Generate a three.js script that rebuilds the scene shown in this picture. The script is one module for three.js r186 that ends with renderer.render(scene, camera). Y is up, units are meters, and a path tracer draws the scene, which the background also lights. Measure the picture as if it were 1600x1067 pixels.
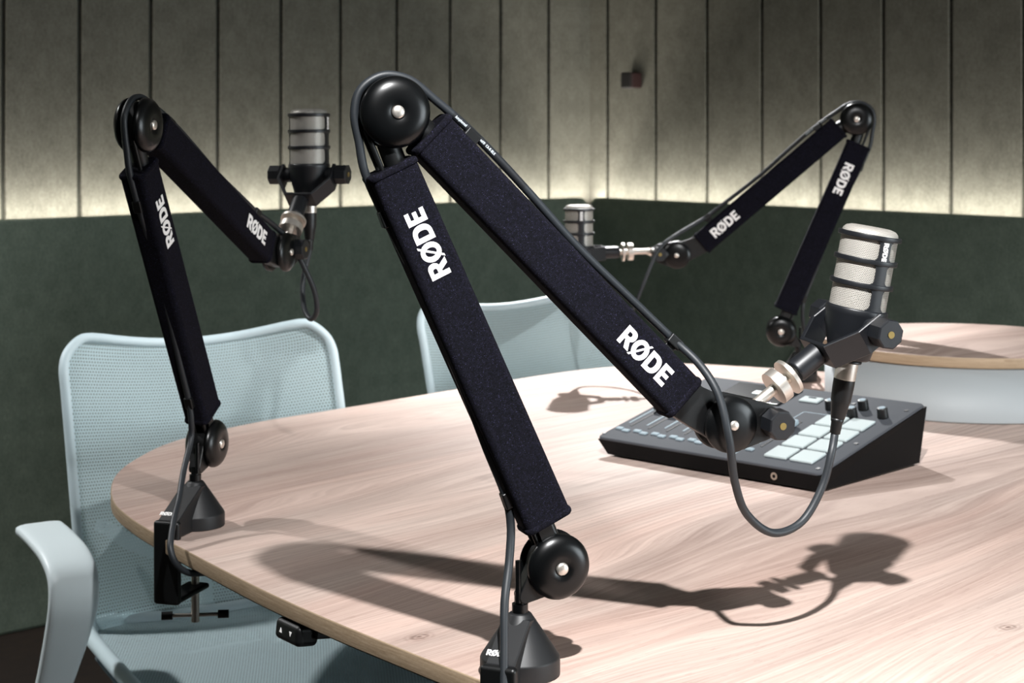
import * as THREE from 'three';
import { mergeGeometries } from 'three/addons/utils/BufferGeometryUtils.js';
import { RoundedBoxGeometry } from 'three/addons/geometries/RoundedBoxGeometry.js';
import { FontLoader } from 'three/addons/loaders/FontLoader.js';
import { TextGeometry } from 'three/addons/geometries/TextGeometry.js';
import { RectAreaLightUniformsLib } from 'three/addons/lights/RectAreaLightUniformsLib.js';
RectAreaLightUniformsLib.init();

// ---------------------------------------------------------------- camera, exposure
const scene = new THREE.Scene();
scene.background = new THREE.Color(0x000000);
const TABLE = 0.74, EYE = 0.444;                       // table top; lens height above it
const camera = new THREE.PerspectiveCamera(2 * Math.atan(867 / 2600) * 180 / Math.PI, 1600 / 1734, 0.05, 30);
camera.position.set(0, TABLE + EYE, 0);
camera.setViewOffset(1600, 1734, 0, 667, 1600, 1067);  // upright walls: the lens is shifted down, not tilted
camera.focus = 1.39;
camera.userData.fStop = camera.getFocalLength() / 1000 / 0.0036;
const renderer = new THREE.WebGLRenderer({ antialias: true });
renderer.toneMapping = THREE.LinearToneMapping;
renderer.toneMappingExposure = 1.0;
renderer.shadowMap.enabled = true;
renderer.shadowMap.type = THREE.PCFSoftShadowMap;

// unseen spots, placed by the shadows and lit parts they account for: [x, depth from the lens, target x, target depth, candela, cone, penumbra, radius]
const CEIL = 2.5;
const SPOTS = [
  { at: [0.114, 0.60], drop: 0.47, aim: [0.54, 1.46], cd: 20, cone: 0.77, soft: 1.0, rad: 0.9, label: 'unseen round spotlight hung on a rod above the near end of the table, lighting the near table' },
  { at: [0.26, 4.36], aim: [0.32, 2.97], cd: 44, cone: 0.32, soft: 0.6, rad: 1.0, label: 'unseen round ceiling spotlight close to the corner of the two felt walls, lighting the far table' },
  { at: [-1.95, 2.35], aim: [-1.6, 2.4], cd: 19, cone: 0.95, soft: 0.6, rad: 3, label: 'unseen round ceiling spotlight over the left side of the room, lighting the left panel and table edge' },  // out of view, lights the left wall panel and left table edge
  { at: [2.0, 2.1], aim: [-0.95, 2.9], cd: 42, cone: 0.19, soft: 0.7, rad: 4, label: 'unseen round ceiling spotlight over the right side of the room, placed to light the left chair' },  // out of view, placed to light the left chair and the panel behind
];
const UNSEEN_WINDOW = { width: 1.6, height: 1.0, sill: 0.6, along: 0.9, nits: 10, color: [0.86, 0.95, 1.0] };   // out of view in the near right wall, lights the left panel and chairs
const LED = { nits: 112, color: [1.0, 0.94, 0.86] };

// ---------------------------------------------------------------- helpers
let seed = 7;
const rnd = () => { seed = (seed * 1664525 + 1013904223) >>> 0; return seed / 4294967296; };
const used = {};
const numbered = (n) => { const k = used[n] = (used[n] ?? -1) + 1; return k ? n + '_' + String(k).padStart(3, '0') : n; };
const at = (x, h, depth) => new THREE.Vector3(x, TABLE + h, -depth);   // metres: right of the lens, above the table top, depth into the room
function tag(o, label, category, group) { o.userData.label = label; o.userData.category = category; if (group) o.userData.group = group; return o; }
function thing(name, label, category, pos, turn = 0, group) {
  const g = new THREE.Group(); g.name = numbered(name); if (pos) g.position.copy(pos); g.rotation.y = turn; scene.add(g); return tag(g, label, category, group);
}
function part(name, geo, mat, parent, pos, label) {
  const m = new THREE.Mesh(geo, mat); m.name = name; if (pos) m.position.set(...pos); m.castShadow = m.receiveShadow = true; parent.add(m); if (label) m.userData.label = label; return m;
}
function structure(name, geo, mat, label, parent = scene) {
  const m = part(name, geo, mat, parent); m.userData.kind = 'structure'; if (label) m.userData.label = label; return m;
}
const lathe = (pts, seg = 40) => new THREE.LatheGeometry(pts.map(([x, y]) => new THREE.Vector2(Math.max(x, 1e-5), y)), seg);
const box = (w, h, d, r = 0.002, seg = 2) => new RoundedBoxGeometry(w, h, d, seg, Math.min(r, w / 2.01, h / 2.01, d / 2.01));
const cyl = (r0, r1, h, seg = 32) => new THREE.CylinderGeometry(r1, r0, h, seg);
const move = (g, x, y, z) => g.translate(x, y, z);
function merge(list) {
  const l = list.map((g) => { const n = g.index ? g.toNonIndexed() : g; for (const k of Object.keys(n.attributes)) if (!['position', 'normal', 'uv'].includes(k)) n.deleteAttribute(k); return n; });
  return mergeGeometries(l);
}
function rod(a, b, r, seg = 16, r2 = r) {                // cylinder from a to b
  const d = new THREE.Vector3().subVectors(b, a), g = new THREE.CylinderGeometry(r2, r, d.length(), seg);
  g.translate(0, d.length() / 2, 0).applyQuaternion(new THREE.Quaternion().setFromUnitVectors(new THREE.Vector3(0, 1, 0), d.normalize()));
  return g.translate(a.x, a.y, a.z);
}
const v3 = (x, y, z) => new THREE.Vector3(x, y, z);
function tube(points, r, seg = 80, rs = 12, closed = false) { return new THREE.TubeGeometry(new THREE.CatmullRomCurve3(points, closed, 'centripetal'), seg, r, rs, closed); }
function rrect(w, h, r) {
  const s = new THREE.Shape(), x = w / 2, y = h / 2;
  s.moveTo(-x + r, -y); s.lineTo(x - r, -y); s.absarc(x - r, -y + r, r, -Math.PI / 2, 0); s.lineTo(x, y - r); s.absarc(x - r, y - r, r, 0, Math.PI / 2);
  s.lineTo(-x + r, y); s.absarc(-x + r, y - r, r, Math.PI / 2, Math.PI); s.lineTo(-x, -y + r); s.absarc(-x + r, -y + r, r, Math.PI, Math.PI * 1.5); return s;
}
function extrude(shape, depth, bevel = 0, curve = 10, bs = 2) {
  return new THREE.ExtrudeGeometry(shape, { depth: depth - 2 * bevel, bevelEnabled: bevel > 0, bevelSize: bevel, bevelThickness: bevel, bevelOffset: -bevel, bevelSegments: bs, curveSegments: curve }).translate(0, 0, bevel);
}
function hull2(ax, ay, ra, bx, by, rb) {                 // outline round two circles
  const s = new THREE.Shape(), d = Math.hypot(bx - ax, by - ay), t = Math.atan2(by - ay, bx - ax), p = Math.acos((ra - rb) / d);
  s.absarc(ax, ay, ra, t + p, t - p + 2 * Math.PI, false); s.absarc(bx, by, rb, t - p, t + p, false); s.closePath(); return s;
}
function surf(fn, nu, nv, us = 1, vs = 1) {
  const P = [], U = [], I = [];
  for (let j = 0; j <= nv; j++) for (let i = 0; i <= nu; i++) { const p = fn(i / nu, j / nv); P.push(p.x, p.y, p.z); U.push(i / nu * us, j / nv * vs); }
  for (let j = 0; j < nv; j++) for (let i = 0; i < nu; i++) { const a = j * (nu + 1) + i, b = a + nu + 1; I.push(a, a + 1, b, a + 1, b + 1, b); }
  const g = new THREE.BufferGeometry(); g.setAttribute('position', new THREE.Float32BufferAttribute(P, 3)); g.setAttribute('uv', new THREE.Float32BufferAttribute(U, 2)); g.setIndex(I); g.computeVertexNormals(); return g;
}
// value noise
const perm = new Float32Array(65536); for (let i = 0; i < 65536; i++) perm[i] = rnd();
const hsh = (x, y) => perm[((x * 1619 + y * 31337) ^ (x * y * 7)) & 65535];
function vn(x, y) {
  const xi = Math.floor(x), yi = Math.floor(y); let fx = x - xi, fy = y - yi; fx = fx * fx * (3 - 2 * fx); fy = fy * fy * (3 - 2 * fy);
  const a = hsh(xi, yi), b = hsh(xi + 1, yi), c = hsh(xi, yi + 1), d = hsh(xi + 1, yi + 1); return a + (b - a) * fx + (c - a) * fy + (a - b - c + d) * fx * fy;
}
const fbm = (x, y, o = 3) => { let s = 0, a = 0.5, t = 0; for (let i = 0; i < o; i++) { s += a * vn(x, y); t += a; x = x * 2.03 + 17.1; y = y * 2.03 + 5.7; a *= 0.5; } return s / t; };
function texture(w, h, fn, srgb = true) {
  const d = new Uint8Array(w * h * 4), o = [0, 0, 0, 255];
  for (let j = 0; j < h; j++) for (let i = 0; i < w; i++) { o[3] = 255; fn(i, j, o); const k = (j * w + i) * 4; d[k] = o[0]; d[k + 1] = o[1]; d[k + 2] = o[2]; d[k + 3] = o[3]; }
  const t = new THREE.DataTexture(d, w, h); t.wrapS = t.wrapT = THREE.RepeatWrapping; t.magFilter = THREE.LinearFilter; t.minFilter = THREE.LinearMipmapLinearFilter; t.generateMipmaps = true;
  if (srgb) t.colorSpace = THREE.SRGBColorSpace; t.needsUpdate = true; return t;
}
const clamp = (x, a = 0, b = 255) => Math.min(b, Math.max(a, x));

// ---------------------------------------------------------------- materials
const std = (color, roughness = 0.5, extra = {}) => new THREE.MeshPhysicalMaterial({ color, roughness, ...extra });
// walnut veneer: s runs along the grain
const WS = 2.6, WT = 1.8, KNOTS = [[-0.081, 1.4516], [0.441, 1.4795]];
const GRAIN = 0.815, tableC = [0.4, 2.05];               // turn of the grain; middle of the table (x, depth)
const toTable = (x, z) => { const dx = x - tableC[0], dz = z - tableC[1]; return [dx * Math.cos(GRAIN) + dz * Math.sin(GRAIN), -dx * Math.sin(GRAIN) + dz * Math.cos(GRAIN)]; };
const knotST = KNOTS.map((k) => toTable(...k));
const woodTex = (() => {
  const w = 2048, h = 2048;
  return texture(w, h, (i, j, o) => {
    const s = (i / w - 0.5) * WS, t = (j / h - 0.5) * WT; let kd = 0, kt = 0;
    for (const [ks, kk] of knotST) { const a = (s - ks) / 0.045, b = (t - kk) / 0.014, q = a * a + b * b, e = Math.exp(-q); kt += (b > 0 ? 1 : -1) * 0.012 * e; const rr = Math.hypot((s - ks) / 0.011, (t - kk) / 0.0075); if (rr < 1.6) kd += (0.55 + 0.45 * Math.sin(rr * 9 + vn(s * 300, t * 300) * 3)) * Math.max(0, 1 - rr / 1.6); }
    const warp = (fbm(s * 1.1 + 3, t * 5 + 9, 3) - 0.5) * 0.16 + (vn(s * 5, t * 22) - 0.5) * 0.010 - kt;
    const y = t + warp;
    const band = fbm(s * 0.45 + 50, y * 16 + 3, 3) - 0.5;
    const f = (y * 46 + vn(s * 0.6, y * 7) * 5); const ring = f - Math.floor(f);
    const cath = Math.pow(ring, 2.2) - 0.35;
    const streak = vn(s * 7 + 7, y * 420) - 0.5, fine = vn(s * 26, y * 900 + 11) - 0.5, pore = vn(s * 60 + 3, t * 1100) > 0.86 ? 1 : 0;
    const mott = fbm(s * 3, y * 9 + 40, 2) - 0.5;
    const ca = Math.max(0, fbm(s * 0.9 + 20, t * 3.2 + 8, 2) - 0.42) * 2.4;
    let v = band * 48 - cath * 27 * ca + streak * 19 + fine * 13 - pore * 8 + mott * 18 - kd * 70;
    const pink = (fbm(s * 1.4 + 90, y * 20, 2) - 0.5) * 14;
    o[0] = clamp(177 + v + pink * 0.5); o[1] = clamp(156 + v * 1.0 - pink * 0.25); o[2] = clamp(146 + v * 0.97 - pink * 0.4);
  });
})();
woodTex.wrapS = woodTex.wrapT = THREE.MirroredRepeatWrapping;
const woodTop = woodTex.clone(); woodTop.repeat.set(1 / WS, 1 / WT); woodTop.offset.set(0.5, 0.5); woodTop.needsUpdate = true;
const M = {};
M.wood = std(0xffffff, 0.58, { map: woodTop, specularIntensity: 0.4 });
const edgeTex = texture(512, 64, (i, j, o) => { const v = (vn(i * 0.05, j * 0.9) - 0.5) * 30 + (vn(i * 0.4, j * 1.7) - 0.5) * 14; o[0] = 160 + v; o[1] = 139 + v; o[2] = 114 + v; });
M.edge = std(0xffffff, 0.55, { map: edgeTex });
const felt = (r, g, b, amp) => texture(512, 512, (i, j, o) => {
  const x = i / 512, y = j / 512, wr = (f) => f; // tileable through mirrored repeat
  const v = (fbm(x * 17.3, y * 15.1, 4) - 0.5) * amp * 0.9 + (vn(i * 0.37 + 5, j * 0.41) - 0.5) * amp * 0.6 + (vn(i * 0.93, j * 0.14) - 0.5) * amp * 0.6;
  o[0] = clamp(r + v); o[1] = clamp(g + v); o[2] = clamp(b + v * 0.95);
});
const feltMap = (r, g, b, amp, size) => { const t = felt(r, g, b, amp); t.wrapS = t.wrapT = THREE.MirroredRepeatWrapping; t.repeat.set(1 / size, 1 / size); return t; };
M.feltWall = std(0xffffff, 0.95, { map: feltMap(98, 97, 89, 20, 0.62), specularIntensity: 0.2 });
M.groove = std(0x4c4d46, 0.95);
M.feltPanel = std(0xffffff, 0.95, { map: feltMap(116, 127, 114, 24, 0.55), specularIntensity: 0.15 });
M.plaster = std(0xa9a7a1, 0.9);
M.ceiling = std(0x6f6e6b, 0.9);
M.floor = std(0x4a3d30, 0.8, { map: feltMap(120, 100, 82, 40, 0.6) });
M.black = std(0x060708, 0.42);
M.blackMatte = std(0x0d0e10, 0.62);
M.blackGloss = std(0x040506, 0.3, { specularIntensity: 0.8 });
M.coneBlack = std(0x101113, 0.5);
M.micBlack = std(0x101216, 0.42);
M.cable = std(0x1f2327, 0.5);
M.white = std(0xf2f0ee, 0.6);
M.silver = std(0xded7ce, 0.38, { metalness: 0.9 });
M.steel = std(0xb9b3a9, 0.3, { metalness: 1 });
M.brass = std(0x8d7b4c, 0.55, { metalness: 0.8 });
const sleeveTex = texture(512, 512, (i, j, o) => {
  const n = vn(i * 0.55, j * 0.55), q = vn(i * 0.21 + 9, j * 0.21), s = vn(i * 0.8 + 40, j * 0.8 + 7); let v = 11 + (n - 0.5) * 15 + (q - 0.5) * 8; if (s > 0.85) v += (s - 0.85) * 520;
  o[0] = clamp(v); o[1] = clamp(v * 0.97); o[2] = clamp(v * 1.38 + 3);
}); sleeveTex.repeat.set(1 / 0.14, 1 / 0.14);
M.sleeve = std(0xffffff, 0.95, { map: sleeveTex, bumpMap: sleeveTex, bumpScale: 0.0006, specularIntensity: 0.25 });
const grilleTex = texture(256, 256, (i, j, o) => {         // woven wire: 16 x 16 weaves
  const x = i / 16, y = j / 16, odd = Math.floor(y) % 2 * 0.5, fx = (x + odd) % 1 - 0.5, fy = y % 1 - 0.5; const d = Math.hypot(fx * 1.1, fy * 1.25); const v = d < 0.29 ? 30 : 192 - d * 30; o[0] = v; o[1] = v * 0.975; o[2] = v * 0.93;
});
M.grille = std(0xffffff, 0.45, { map: grilleTex, metalness: 0.35, bumpMap: grilleTex, bumpScale: 0.0003 });
const meshTex = (() => {
  return texture(64, 64, (i, j, o) => { const x = i / 32, y = j / 32, fx = (x + (Math.floor(y) % 2) * 0.5) % 1 - 0.5, fy = y % 1 - 0.5, d = Math.hypot(fx, fy); const v = d < 0.205 ? 20 : 235; o[0] = o[1] = o[2] = v; }, false);
})();
meshTex.wrapS = meshTex.wrapT = THREE.RepeatWrapping;
M.chairMesh = std(0xc4d8dc, 0.95, { alphaMap: meshTex, alphaTest: 0.5, side: THREE.DoubleSide, specularIntensity: 0.3, transmission: 0.35, thickness: 0 });
M.chairPlastic = std(0xd6e2e5, 0.42);
M.chairFrame = std(0xbccdd2, 0.5);
M.chairDark = std(0x59666c, 0.5);
M.drum = std(0x9ea3a5, 0.55);
M.mixTop = std(0x484b50, 0.75, { specularIntensity: 0.3 });
M.mixBody = std(0x050506, 0.6, { specularIntensity: 0.3 });
M.pad = std(0xb4bebe, 0.7, { specularIntensity: 0.3 });
M.button = std(0x93a2aa, 0.7, { specularIntensity: 0.3 });
M.screen = std(0x0a0f14, 0.12);
M.teal = std(0x0d5f5c, 0.4);
M.red = std(0x260d0c, 0.55);
const font = await new FontLoader().loadAsync('fonts/droid/droid_sans_bold.typeface.json');
function lettering(text, size, depth = 0.0004, spacing = 1) {       // flat print lying in x-y, centred
  const g = new TextGeometry(text, { font, size, depth, curveSegments: 6, bevelEnabled: false }); g.computeBoundingBox(); const b = g.boundingBox;
  return g.translate(-(b.min.x + b.max.x) / 2, -(b.min.y + b.max.y) / 2, 0).scale(spacing, 1, 1);
}
// heavy sans letters R, O with a slash, D, E: one unit tall
const logoUnit = (() => {
  const P = (pts, x) => { const h = new THREE.Shape(); pts.forEach(([a, b], i) => i ? h.lineTo(a + x, b) : h.moveTo(a + x, b)); h.closePath(); return h; };
  const shapes = []; let x = 0;
  { // R
    const r = new THREE.Shape(); r.moveTo(x, 0); r.lineTo(x, 1); r.lineTo(x + 0.42, 1); r.bezierCurveTo(x + 0.68, 1, x + 0.76, 0.86, x + 0.76, 0.69); r.bezierCurveTo(x + 0.76, 0.54, x + 0.68, 0.45, x + 0.57, 0.405); r.lineTo(x + 0.82, 0); r.lineTo(x + 0.52, 0); r.lineTo(x + 0.31, 0.36); r.lineTo(x + 0.24, 0.36); r.lineTo(x + 0.24, 0); r.closePath();
    const h = new THREE.Path(); h.moveTo(x + 0.24, 0.57); h.lineTo(x + 0.37, 0.57); h.bezierCurveTo(x + 0.46, 0.57, x + 0.49, 0.62, x + 0.49, 0.68); h.bezierCurveTo(x + 0.49, 0.75, x + 0.45, 0.79, x + 0.37, 0.79); h.lineTo(x + 0.24, 0.79); h.closePath(); r.holes.push(h); shapes.push(r);
  }
  x = 0.80;
  { // slashed O: ring plus bar
    const o = new THREE.Shape(); o.absellipse(x + 0.48, 0.5, 0.48, 0.52, 0, Math.PI * 2); const h = new THREE.Path(); h.absellipse(x + 0.48, 0.5, 0.22, 0.29, 0, Math.PI * 2); o.holes.push(h); shapes.push(o);
    shapes.push(P([[0.03, -0.06], [0.15, -0.06], [0.93, 1.06], [0.81, 1.06]], x));
  }
  x = 1.83;
  { const d = new THREE.Shape(); d.moveTo(x, 0); d.lineTo(x, 1); d.lineTo(x + 0.36, 1); d.bezierCurveTo(x + 0.68, 1, x + 0.84, 0.8, x + 0.84, 0.5); d.bezierCurveTo(x + 0.84, 0.2, x + 0.68, 0, x + 0.36, 0); d.closePath(); const h = new THREE.Path(); h.moveTo(x + 0.24, 0.22); h.lineTo(x + 0.35, 0.22); h.bezierCurveTo(x + 0.5, 0.22, x + 0.56, 0.33, x + 0.56, 0.5); h.bezierCurveTo(x + 0.56, 0.67, x + 0.5, 0.78, x + 0.35, 0.78); h.lineTo(x + 0.24, 0.78); h.closePath(); d.holes.push(h); shapes.push(d); }
  x = 2.75; shapes.push(P([[0, 0], [0, 1], [0.64, 1], [0.64, 0.78], [0.24, 0.78], [0.24, 0.61], [0.58, 0.61], [0.58, 0.4], [0.24, 0.4], [0.24, 0.22], [0.65, 0.22], [0.65, 0]], x));
  return merge(shapes.map((h, i) => new THREE.ExtrudeGeometry(h, { depth: i === 2 ? 1.1 : 1, bevelEnabled: false, curveSegments: 10 }))).translate(-1.7, -0.5, 0).scale(1 / 3.4, 1 / 3.4, 1);
})();
const logoGeo = (len, depth) => logoUnit.clone().scale(len, len, depth);

// ---------------------------------------------------------------- room shell
const C = [0.2375, 5.145], DL = [-0.7483, -0.6633], DR = [0.6496, -0.7603];   // corner of the two lower panels; the way each wall runs from it (x, depth)
const LEDGE = 0.969, GAP = 0.10, LEN = 5.4;
function wallFrame(dir, inward) {                          // group with x along the wall from the corner, y up, z towards the room
  const g = new THREE.Group(); g.position.set(C[0], 0, -C[1]); const x = v3(dir[0], 0, -dir[1]), z = v3(inward[0], 0, -inward[1]);
  g.setRotationFromMatrix(new THREE.Matrix4().makeBasis(x, v3(0, 1, 0), z)); return g;
}
const perpL = [0.6633, -0.7483], perpR = [-0.7603, -0.6496];  // into the room
const EW = 0.15;
function feltWall(name, dir, inward, first, pitch, flip, label) {
  // x axis of the frame must give a right-handed basis: for the left wall x runs away from the corner to the left and is mirrored
  const g = new THREE.Group(); g.name = name; g.userData.kind = 'structure'; g.userData.label = label; scene.add(g);
  const sgn = flip ? -1 : 1, ang = flip ? Math.atan2(-dir[1], -dir[0]) : Math.atan2(dir[1], dir[0]);
  g.position.set(C[0] - inward[0] * GAP, 0, -(C[1] - inward[1] * GAP)); g.rotation.y = ang;
  const slab = part('backing_board', new THREE.BoxGeometry(LEN + 0.3, CEIL, 0.1), M.groove, g, [sgn * (LEN / 2 - 0.15 + 0.1), CEIL / 2, -0.05 - 0.014]);
  const groove = 0.012; let s0 = first - pitch;
  for (let k = 0; ; k++) {
    let a = first + (k - 1) * pitch, b = a + pitch; if (k === 0) a = -0.12; if (a > LEN) break; b = Math.min(b, LEN + 0.1);
    const w = b - a - groove, p = part(numbered('felt_panel_' + name).replace('_' + name, ''), box(w, CEIL, 0.016, 0.003, 1), M.feltWall, g, [sgn * (a + groove / 2 + w / 2), CEIL / 2, -0.008]); p.name = 'felt_panel';
    const uv = p.geometry.attributes.uv, ps = p.geometry.attributes.position, off = k * 0.37; for (let i = 0; i < uv.count; i++) uv.setXY(i, ps.getX(i) + off, ps.getY(i) + off);
  }
  return { g, sgn, ang };
}
const wl = feltWall('wall_left', DL, perpL, 0.075, 0.198, true, 'grey-green felt wall of upright panels left of the corner');
const wr = feltWall('wall_right', DR, perpR, -0.022, 0.2115, false, 'grey-green felt wall of upright panels right of the corner');
// dark green padded panels in front of the walls' lower half, LED strip glowing up behind each
function lowPanel(dir, inward, flip, label, stripLabel) {
  const sgn = flip ? -1 : 1, ang = flip ? Math.atan2(-dir[1], -dir[0]) : Math.atan2(dir[1], dir[0]);
  const start = 0.003, len = LEN - 0.6, s = rrect(len, LEDGE, 0.028), geo = extrude(s, 0.035, 0.008, 8, 3);
  const t = thing('wainscot_panel', label, 'wall panel', v3(C[0], 0, -C[1]), ang);
  part('padded_board', geo, M.feltPanel, t, [sgn * (start + len / 2), LEDGE / 2, -0.035]);
  const e = thing('led_strip', stripLabel, 'light strip', v3(C[0], 0, -C[1]), ang);
  const y = LEDGE - 0.03, z = -0.053, s0 = flip ? -0.092 : -0.036, sl = len + start - s0 - 0.05, sm = sgn * (s0 + sl / 2);
  part('channel', new THREE.BoxGeometry(sl, 0.01, 0.024), M.steel, e, [sm, y - 0.009, z]);
  part('diffuser', new THREE.BoxGeometry(sl, 0.006, 0.016), new THREE.MeshStandardMaterial({ color: 0xffffff, roughness: 0.5, emissive: new THREE.Color(...LED.color), emissiveIntensity: 2 }), e, [sm, y - 0.002, z]);
  const l = new THREE.RectAreaLight(new THREE.Color(...LED.color), LED.nits, sl, 0.016); l.position.set(sm, y + 0.003, z); l.rotation.x = Math.PI / 2; e.add(l);
  return t;
}
lowPanel(DL, perpL, true, 'dark green padded felt panel along the lower half of the left wall', 'warm LED strip glowing up behind the left green panel');
lowPanel(DR, perpR, false, 'dark green padded felt panel along the lower half of the right wall', 'warm LED strip glowing up behind the right green panel');
// the two other walls, floor and ceiling: the room is a square 5.2 m a side
const corner = (a, b) => [C[0] + DL[0] * a + DR[0] * b, C[1] + DL[1] * a + DR[1] * b];
const mid = corner(2.6, 2.6), roomAng = Math.atan2(DR[1], DR[0]);
{
  const f = structure('floor', new THREE.BoxGeometry(5.8, 0.1, 5.8), M.floor, 'dark brown floor'); f.position.set(mid[0], -0.05, -mid[1]); f.rotation.y = roomAng;
  const c = structure('ceiling', new THREE.BoxGeometry(5.8, 0.1, 5.8), M.ceiling, 'plain light ceiling'); c.position.set(mid[0], CEIL + 0.05, -mid[1]); c.rotation.y = roomAng;
  const p1 = corner(2.6, 5.3), p2 = corner(5.3, 2.6);
  const w1 = structure('wall_front', new THREE.BoxGeometry(0.1, CEIL, 5.6), M.plaster, 'plain wall on the near right side'); w1.position.set(p1[0], CEIL / 2, -p1[1]); w1.rotation.y = roomAng;
  const w2 = structure('wall_back', new THREE.BoxGeometry(5.6, CEIL, 0.1), M.plaster, 'plain wall on the near left side'); w2.position.set(p2[0], CEIL / 2, -p2[1]); w2.rotation.y = roomAng;
}
for (const s of SPOTS) {  // all of these lamps hang out of view
  const t = thing('unseen_ceiling_light', s.label, 'ceiling light', v3(s.at[0], CEIL, -s.at[1]));
  const y0 = -(s.drop ?? 0);
  if (s.drop) { part('hanging_rod', cyl(0.006, 0.006, s.drop, 16), M.black, t, [0, -s.drop / 2, 0]); part('lamp_head', cyl(0.058, 0.045, 0.05, 32), M.black, t, [0, y0 + 0.025, 0]); part('ceiling_rose', cyl(0.045, 0.045, 0.012, 32), M.black, t, [0, -0.006, 0]); }
  part('trim_ring', lathe([[0.038, -0.001], [0.036, -0.007], [0.052, -0.006], [0.058, -0.001], [0.058, 0], [0.038, 0]]), M.white, t, [0, y0, 0]);
  const glow = part('lens', cyl(0.036, 0.036, 0.003), new THREE.MeshStandardMaterial({ color: 0xffffff, emissive: 0xffffff, emissiveIntensity: 3 }), t, [0, y0 - 0.003, 0]);
  const l = new THREE.SpotLight(s.color ?? 0xffffff, s.cd, 0, s.cone, s.soft, 2); l.position.set(0, y0 - 0.03, 0); l.castShadow = true; l.shadow.radius = s.rad; l.shadow.mapSize.set(2048, 2048);
  l.target.position.set(s.aim[0] - s.at[0], TABLE - CEIL, -(s.aim[1] - s.at[1])); t.add(l, l.target);
}
{ // unseen bright window, out of view, placed to light the left panel and chairs
  const q = corner(UNSEEN_WINDOW.along, 5.25), t = new THREE.Group(); t.name = 'unseen_window_1'; t.userData.kind = 'structure'; t.userData.label = 'unseen wide bright window in the near right wall, placed to light the left panel and chairs'; scene.add(t);
  t.position.set(q[0], UNSEEN_WINDOW.sill + UNSEEN_WINDOW.height / 2, -q[1]); t.setRotationFromMatrix(new THREE.Matrix4().makeBasis(v3(DL[0], 0, -DL[1]), v3(0, 1, 0), v3(-0.6633, 0, -0.7483)));
  const { width: w, height: h } = UNSEEN_WINDOW;
  part('glazing', new THREE.BoxGeometry(w, h, 0.01), new THREE.MeshStandardMaterial({ color: 0xffffff, emissive: new THREE.Color(...UNSEEN_WINDOW.color), emissiveIntensity: 1.5 }), t, [0, 0, 0.012]);  // glowing pane of the unseen window
  part('unseen_window_frame', merge([[w + 0.12, 0.06, 0, h / 2 + 0.03], [w + 0.12, 0.06, 0, -h / 2 - 0.03], [0.06, h, w / 2 + 0.03, 0], [0.06, h, -w / 2 - 0.03, 0], [0.04, h, 0, 0]].map(([a, b, x, y]) => new THREE.BoxGeometry(a, b, 0.05).translate(x, y, 0.025))), M.white, t);
  for (const sx of [-1, 1]) { const l = new THREE.RectAreaLight(new THREE.Color(...UNSEEN_WINDOW.color), UNSEEN_WINDOW.nits, w / 2 - 0.04, h); l.position.set(sx * (w / 4), 0, 0.056); l.rotation.y = Math.PI; t.add(l); }
}
// small dark alarm box on the right wall
{
  const t = thing('alarm_box', 'small dark red alarm box high on the right felt wall near the corner', 'alarm box');
  t.rotation.y = wr.ang; const s = 0.105; t.position.set(C[0] + DR[0] * s - perpR[0] * GAP, 1.33, -(C[1] + DR[1] * s - perpR[1] * GAP));
  part('housing', box(0.046, 0.05, 0.045, 0.006), std(0x0c0a0a, 0.5), t, [0, 0, 0.0225]);
  part('side_cover', box(0.01, 0.046, 0.04, 0.003), M.red, t, [0.024, 0, 0.0225]);
}

// ---------------------------------------------------------------- table
const RIM = [[-0.028, 1.342], [-0.099, 1.425], [-0.161, 1.499], [-0.233, 1.592], [-0.307, 1.698], [-0.372, 1.795], [-0.428, 1.885], [-0.468, 1.965], [-0.492, 2.045], [-0.507, 2.14], [-0.504, 2.235], [-0.478, 2.36], [-0.386, 2.51], [-0.264, 2.642], [-0.044, 2.884], [0.08, 3.015], [0.179, 3.09], [0.314, 3.137], [0.429, 3.1], [0.52, 3.055], [0.64, 2.995], [0.78, 2.915], [0.95, 2.78], [1.13, 2.58], [1.25, 2.34], [1.3, 2.05], [1.27, 1.74], [1.17, 1.45], [1.0, 1.22], [0.78, 1.07], [0.55, 1.02], [0.33, 1.06], [0.15, 1.16], [0.05, 1.255]];
const rimLocal = new THREE.CatmullRomCurve3(RIM.map(([x, z]) => { const [s, t] = toTable(x, z); return v3(s, t, 0); }), true, 'centripetal').getPoints(260).slice(0, -1);
const rimShape = new THREE.Shape(rimLocal.map((p) => new THREE.Vector2(p.x, p.y)));
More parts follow.
